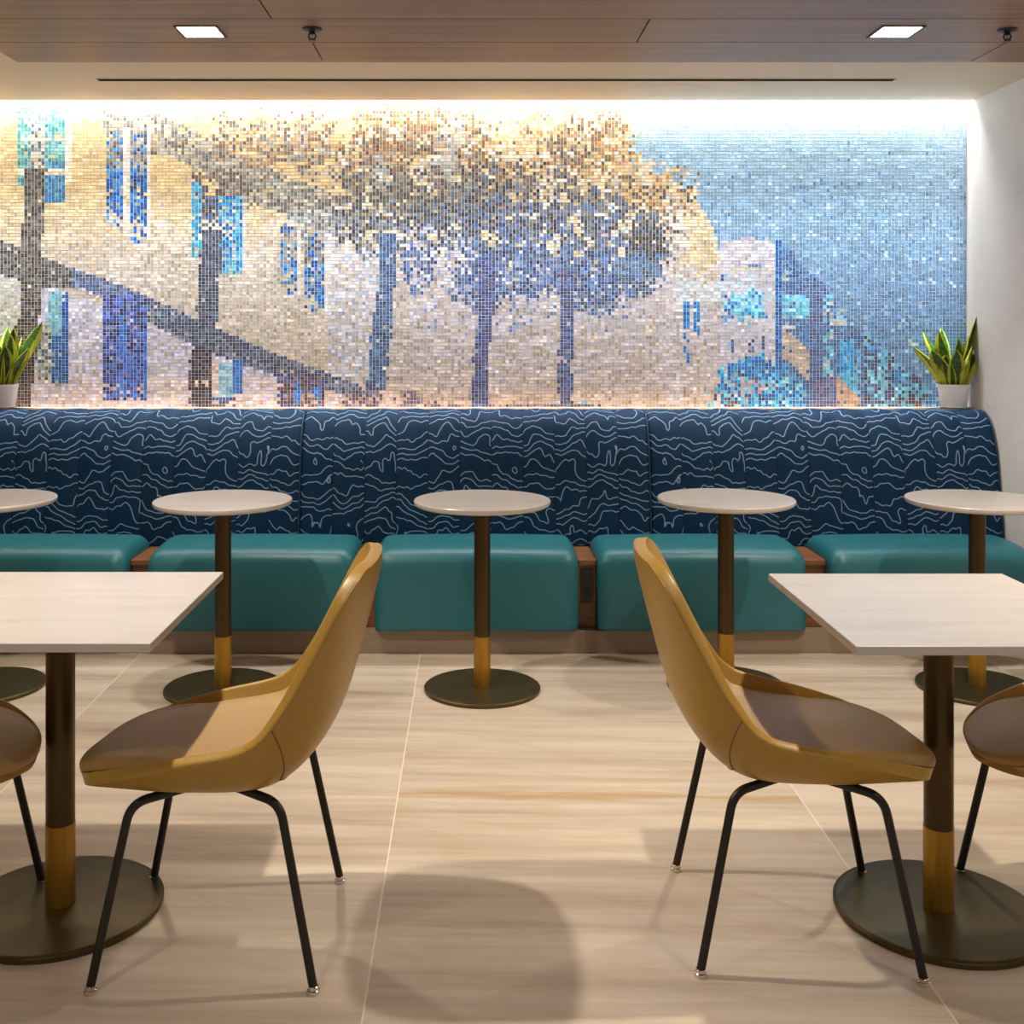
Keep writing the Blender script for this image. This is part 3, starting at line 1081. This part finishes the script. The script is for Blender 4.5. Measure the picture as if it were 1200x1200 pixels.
def chair(loc, rz, label):
    c = thing('tub_chair', label, 'chair', loc, rz, 'mustard tub chairs at the square tables')
    nt = 28
    T = []
    for k in range(nt + 1):
        q = -1 + 2 * k / nt
        T.append(math.copysign(1 - (1 - abs(q)) ** 1.5, q))
    nrow = len(ROWS)
    verts = [surf(i, t) for i in range(nrow) for t in T]
    faces = []
    for i in range(nrow - 1):
        for k in range(nt):
            a = i * (nt + 1) + k
            faces.append((a, a + nt + 1, a + nt + 2, a + 1))
    sh = obj('shell', verts, faces, M['leather'], c, True)
    so = sh.modifiers.new('Solidify', 'SOLIDIFY')
    so.thickness = THICK
    so.use_rim = True
    vg = sh.vertex_groups.new(name='lip')        # the front lip thins out to a soft edge
    for i in range(nrow):
        vg.add(list(range(i * (nt + 1), (i + 1) * (nt + 1))), 0.35 + 0.65 * min(1.0, i / 9.0) ** 0.7, 'REPLACE')
    so.vertex_group = 'lip'
    so.use_even_offset = False
    # the solid grows away from the sitter whichever way the faces wind
    nz = Vector(sh.data.polygons[(nt // 2) + nt * 14].normal)
    so.offset = -1.0 if nz.z > 0 else 1.0
    ss = sh.modifiers.new('Subdivision', 'SUBSURF')
    ss.levels = 1
    ss.render_levels = 2
    # seam round the shell where the back cover meets the seat cover
    seam_i = 27
    def outer(fi, t):
        i = int(fi)
        a = surf(i, t) - surf_normal(i, t) * (THICK - 0.0002)
        b = surf(i + 1, t) - surf_normal(i + 1, t) * (THICK - 0.0002)
        return a.lerp(b, fi - i)
    line = []
    for k in range(61):
        t = -1 + 2 * k / 60
        line.append(outer(24.5 + 5.5 * max(0.0, (abs(t) - 0.70) / 0.30), t * 0.995))
    tube('seam', line, 0.0016, M['stitch'], sh, 6)
    # piping that follows the outer edge of the back
    for s in (-1, 1):
        tube('piping', [surf(i, s * 0.985) - surf_normal(i, s * 0.985) * (THICK * 0.96) for i in range(30, nrow - 3)], 0.0022, M['leather'], sh, 6)
    # seat pad
    last = 26
    pv, pf = [], []
    ring_top = []
    mt = 18
    idx = list(range(2, last + 1))
    for a, i in enumerate(idx):
        f = a / (len(idx) - 1)
        front = min(1.0, a / 12.0)
        rear = min(1.0, (len(idx) - 1 - a) / 5.0)
        row = []
        for k in range(mt + 1):
            t = -1 + 2 * k / mt
            edge = math.sqrt(max(0.0, 1 - abs(t) ** 5))
            fr = 0.16 + 0.84 * front * front * (3 - 2 * front) if a else 0.05
            rr = math.sqrt(max(0.0, 1 - (1 - rear) ** 2)) if rear < 1 else 1.0
            h = 0.004 + 0.048 * edge * fr * (0.25 + 0.75 * rr)
            q = padp(i, t) + ROWS[i][1] * h
            row.append(len(pv))
            pv.append(q)
        ring_top.append(row)
    ring_bot = []
    for a, i in enumerate(idx):
        row = []
        for k in range(mt + 1):
            t = -1 + 2 * k / mt
            row.append(len(pv))
            pv.append(padp(i, t) + ROWS[i][1] * 0.001)
        ring_bot.append(row)
    for a in range(len(idx) - 1):
        for k in range(mt):
            pf.append((ring_top[a][k], ring_top[a][k + 1], ring_top[a + 1][k + 1], ring_top[a + 1][k]))
            pf.append((ring_bot[a][k], ring_bot[a + 1][k], ring_bot[a + 1][k + 1], ring_bot[a][k + 1]))
        pf.append((ring_top[a][0], ring_top[a + 1][0], ring_bot[a + 1][0], ring_bot[a][0]))
        pf.append((ring_top[a][mt], ring_bot[a][mt], ring_bot[a + 1][mt], ring_top[a + 1][mt]))
    for k in range(mt):
        pf.append((ring_top[0][k], ring_bot[0][k], ring_bot[0][k + 1], ring_top[0][k + 1]))
        e = len(idx) - 1
        pf.append((ring_top[e][k], ring_top[e][k + 1], ring_bot[e][k + 1], ring_bot[e][k]))
    pad = obj('seat_pad', pv, pf, M['pad'], c)
    auto_smooth(pad, 70)
    bm = bmesh.new()
    bm.from_mesh(pad.data)
    bmesh.ops.recalc_face_normals(bm, faces=bm.faces)
    bm.to_mesh(pad.data)
    bm.free()
    # legs
    box('mounting_plate', -0.05, 0.05, -0.09, 0.09, 0.379, 0.3855, M['black'], c, 0.003)
    for sx in (1, -1):
        for sy in (-1, 1):
            foot = Vector((0.235 * sx, 0.235 * sy, 0.016))
            knee = Vector((0.160 * sx, 0.205 * sy, 0.388))
            inn = Vector((0.045 * sx, 0.135 * sy, 0.397))
            path = [foot]
            d1 = (foot - knee).normalized()
            d2 = (inn - knee).normalized()
            r = 0.038
            p0, p1 = knee + d1 * r, knee + d2 * r
            for q in range(9):
                t = q / 8
                path.append(p0 * (1 - t) ** 2 + knee * (2 * t * (1 - t)) + p1 * t * t)
            path.append(inn)
            lg = tube('leg', path, 0.0098, M['black'], c, 12)
            gl = lathe('glide', [(0, 0), (0.0135, 0), (0.0145, 0.003), (0.0135, 0.008), (0.0108, 0.010), (0.0108, 0.016), (0.009, 0.0175), (0, 0.0175)],
                       M['chrome'], lg, 20, (foot.x + 0.001 * sx, foot.y))
            gl['label'] = 'chrome foot glide'
    return c


CH = chair((0.748, 2.625, 0), math.radians(-4), 'mustard leather tub chair facing right, its back to the aisle, at the right square table')
dup(CH, (-0.571, 2.580, 0), math.radians(180), 'mustard leather tub chair facing left, its back to the aisle, at the left square table')
dup(CH, (1.512, 2.640, 0), math.radians(186), 'mustard tub chair cut off by the right edge of the photo, facing left')
dup(CH, (-1.342, 2.585, 0), math.radians(-6), 'mustard tub chair cut off by the left edge of the photo, facing right')


# ------------------------------------------------------------------ snake plants
def snake_plant(loc, seed, label, leaves):
    t = thing('potted_snake_plant', label, 'plant', loc, 0, 'potted snake plants on the ledge')
    lathe('saucer', [(0, 0), (0.056, 0), (0.066, 0.006), (0.064, 0.007), (0, 0.004)], M['pot'], t, 40)
    lathe('pot', [(0, 0.0075), (0.058, 0.0075), (0.060, 0.011), (0.0745, 0.105), (0.0765, 0.107), (0.0765, 0.118), (0.071, 0.118), (0.070, 0.098), (0, 0.098)],
          M['pot'], t, 48)
    lathe('soil', [(0, 0.0985), (0.0685, 0.0985), (0.05, 0.103), (0, 0.105)], M['soil'], t, 32)
    rnd = random.Random(seed)
    for (ang, lean, length, width) in leaves:
        a = math.radians(ang)
        n = 14
        verts, faces, uvs = [], [], []
        d = Vector((math.cos(a), math.sin(a), 0))
        side = Vector((-d.y, d.x, 0))
        side = (side + Vector((0.9 if side.x >= 0 else -0.9, 0, 0))).normalized()
        tw = rnd.uniform(-0.5, 0.5)
        base = d * (0.012 + 0.02 * rnd.random()) + Vector((0, 0, 0.100))
        for layer in (0, 1):
            for i in range(n + 1):
                s = i / n
                th = lean * (0.55 + 0.6 * s)
                c = base + d * (length * s * math.sin(th)) + Vector((0, 0, length * s * math.cos(th)))
                up = Vector((0, 0, math.cos(th))) + d * math.sin(th)
                w = width * 1.85 * (0.55 + 0.9 * s) * (1 - s ** 3.2) if s < 1 else 0.0005
                rot = Matrix.Rotation(tw * s * 1.6, 3, up)
                sd = rot @ side
                nm = (rot @ (d * math.cos(th) - Vector((0, 0, math.sin(th)))))
                for k in range(5):
                    u = k / 4
                    v = (u - 0.5) * 2
                    q = c + sd * (v * w * 0.5) + nm * (-abs(v) ** 2 * w * 0.22 * -1)
                    if layer:
                        q = q - nm * 0.0022 * (1 - abs(v) * 0.7)
                    # keep the blades in front of the wall
                    verts.append(q)
                    uvs.append((u, s + seed))
        m = (n + 1) * 5
        for i in range(n):
            for k in range(4):
                p = i * 5 + k
                faces.append((p, p + 1, p + 6, p + 5))
                faces.append((m + p, m + p + 5, m + p + 6, m + p + 1))
            p = i * 5
            faces.append((p, p + 5, m + p + 5, m + p))
            faces.append((p + 4, m + p + 4, m + p + 9, p + 9))
        lf = obj('leaf', verts, faces, M['leaf'], t, True)
        ul = lf.data.uv_layers.new(name='leaf')
        for lp in lf.data.loops:
            ul.data[lp.index].uv = uvs[lp.vertex_index]


# angle 0 = to the right, 180 = to the left, 270 = towards the room
LEAVES_R = [(182, 0.62, 0.27, 0.050), (200, 0.50, 0.22, 0.046), (165, 0.36, 0.30, 0.040), (255, 0.30, 0.20, 0.052), (190, 0.20, 0.29, 0.050),
            (330, 0.16, 0.26, 0.046), (280, 0.10, 0.25, 0.050), (350, 0.20, 0.37, 0.046), (10, 0.42, 0.28, 0.054), (320, 0.30, 0.22, 0.050),
            (225, 0.34, 0.18, 0.048), (300, 0.35, 0.16, 0.046), (120, 0.15, 0.30, 0.040)]
LEAVES_L = [(5, 0.40, 0.36, 0.052), (25, 0.26, 0.26, 0.046), (340, 0.52, 0.24, 0.046), (300, 0.30, 0.22, 0.050), (200, 0.30, 0.26, 0.048),
            (180, 0.52, 0.26, 0.050), (265, 0.12, 0.24, 0.050), (90, 0.10, 0.30, 0.046), (320, 0.20, 0.27, 0.044), (240, 0.35, 0.20, 0.048),
            (355, 0.14, 0.30, 0.044)]
snake_plant((2.372, 5.462, 1.0135), 1, 'yellow-edged snake plant in a white pot on the ledge beside the grey right wall', LEAVES_R)
snake_plant((-2.312, 5.462, 1.0135), 2, 'yellow-edged snake plant in a white pot cut off by the left edge of the photo', LEAVES_L)

# ------------------------------------------------------------------ ceiling fittings
sd = thing('air_slot', 'long thin dark linear air slot in the cream ceiling', 'air vent', (0.108, 5.008, CEIL - 0.0005))
box('slot_blade', -1.795, 1.795, -0.017, 0.017, -0.004, 0.0, M['slot'], sd)
box('slot_frame', -1.80, 1.80, -0.020, -0.0173, -0.003, 0.0, M['paint'], sd)
box('slot_frame', -1.80, 1.80, 0.0173, 0.020, -0.003, 0.0, M['paint'], sd)


def downlight(x, y, label, energy):
    t = thing('ceiling_downlight', label, 'ceiling light', (x, y, CEIL - 0.0125), 0, 'square recessed downlights')
    h, w = 0.072, 0.010
    verts, faces = [], []
    for (a, b, c_, d_) in ((-h - w, h + w, -h - w, -h), (-h - w, h + w, h, h + w), (-h - w, -h, -h, h), (h, h + w, -h, h)):
        v, f = box_data(a, b, c_, d_, -0.004, -0.0002, len(verts))
        verts += v
        faces += f
    obj('frame', verts, faces, M['trim_frame'], t)
    box('lens', -h, h, -h, h, -0.0025, -0.0005, M['lens'], t)
    ld = bpy.data.lights.new('downlight_beam', 'SPOT')
    ld.energy = energy
    ld.color = (1.0, 0.90, 0.77)
    ld.spot_size = math.radians(104)
    ld.spot_blend = 0.55
    ld.shadow_soft_size = 0.03
    lo = link(bpy.data.objects.new('downlight_beam', ld))
    lo.parent = t
    lo.location = (0, 0, -0.055)
    return t


E = 84.0
downlight(-1.016, 4.155, 'lit square downlight in the wood ceiling, above the left tables', E * 0.65)
downlight(1.588, 4.155, 'lit square downlight in the wood ceiling, above the right tables', E * 0.65)
for x in (-1.016, 1.588):
    for y in (2.77, 1.385, 0.0):
        side = 'left' if x < 0 else 'right'
        where = {2.77: 'over the square tables', 1.385: 'just in front of the camera', 0.0: 'above the camera'}[y]
        downlight(x, y, 'square downlight out of frame %s on the %s side' % (where, side), {2.77: E * 1.35, 1.385: E * 0.25, 0.0: E * 0.1}[y])


def sprinkler(x, y, label):
    t = thing('fire_sprinkler', label, 'sprinkler', (x, y, CEIL - 0.0125), 0, 'black ceiling sprinklers')
    lathe('escutcheon', [(0, -0.010), (0.022, -0.010), (0.036, -0.004), (0.037, -0.0003), (0, -0.0003)], M['dark'], t, 32)
    v, f = lathe_data([(0, -0.022), (0.007, -0.022), (0.012, -0.018), (0.011, -0.0105), (0, -0.0105)], 16)
    for s in (-1, 1):
        tv, tf = tube_data([(0.010 * s, 0, -0.018), (0.014 * s, 0, -0.025), (0.011 * s, 0, -0.033), (0.003 * s, 0, -0.040)], 0.003, 8)
        f += [tuple(i + len(v) for i in q) for q in tf]
        v += tv
    obj('frame', v, f, M['dark'], t)
    g = lathe('bulb', [(0, -0.0385), (0.003, -0.037), (0.003, -0.024), (0, -0.0225)], M['chrome'], t, 10)
    g['label'] = 'small glass bulb'
    lathe('deflector', [(0, -0.044), (0.014, -0.0435), (0.014, -0.041), (0, -0.0405)], M['dark'], t, 20)


sprinkler(-0.593, 4.12, 'black pendant sprinkler in the wood ceiling right of the left downlight')
sprinkler(1.993, 4.13, 'black pendant sprinkler in the wood ceiling at the right edge of the photo')

# LED strip hidden in the slot between ceiling and mural
cv = thing('cove_light', 'glowing linear light washing the top of the mosaic mural', 'light strip', (-0.60, 5.488, CEIL + 0.03))
box('led_strip', -3.05, 3.06, -0.010, 0.010, 0.006, 0.012, M['led'], cv)
box('housing', -3.06, 3.065, -0.014, 0.014, 0.0125, 0.030, M['paint'], cv)
# one strip with a grazing optic: a narrow, a medium and a wide share of the same light
for energy, spread, tilt in ((14, 9, 3.0), (9, 22, 2.0), (5.5, 52, 2.0), (11, 125, 0.0)):
    ad = bpy.data.lights.new('cove_wash', 'AREA')
    ad.shape = 'RECTANGLE'
    ad.size = 6.1
    ad.size_y = 0.02
    ad.energy = energy
    ad.spread = math.radians(spread)
    ad.color = (0.92, 0.97, 1.0)
    ao = link(bpy.data.objects.new('cove_wash', ad))
    ao.parent = cv
    ao.location = (0.005, 0, 0.002)
    ao.rotation_euler = (math.radians(tilt), 0, 0)

# ------------------------------------------------------------------ world and camera
wd = bpy.data.worlds.new('room_air')
S.world = wd
wd.use_nodes = True
bg = wd.node_tree.nodes['Background']
bg.inputs[0].default_value = (1.0, 0.95, 0.90, 1)
bg.inputs[1].default_value = 0.26

cam = bpy.data.cameras.new('camera')
cam.sensor_width = 36
cam.lens = 36 * 1300 / 1200
cam.shift_x = 47 / 1200
cam.shift_y = -215 / 1200
cam.clip_start = 0.05
co = link(bpy.data.objects.new('camera', cam))
co.location = (0, 0, CAM_Z)
co.rotation_euler = (math.radians(90), 0, 0)
S.camera = co

S.view_settings.view_transform = 'Standard'
S.view_settings.look = 'None'
S.view_settings.gamma = 1.0
S.view_settings.exposure = 0.38
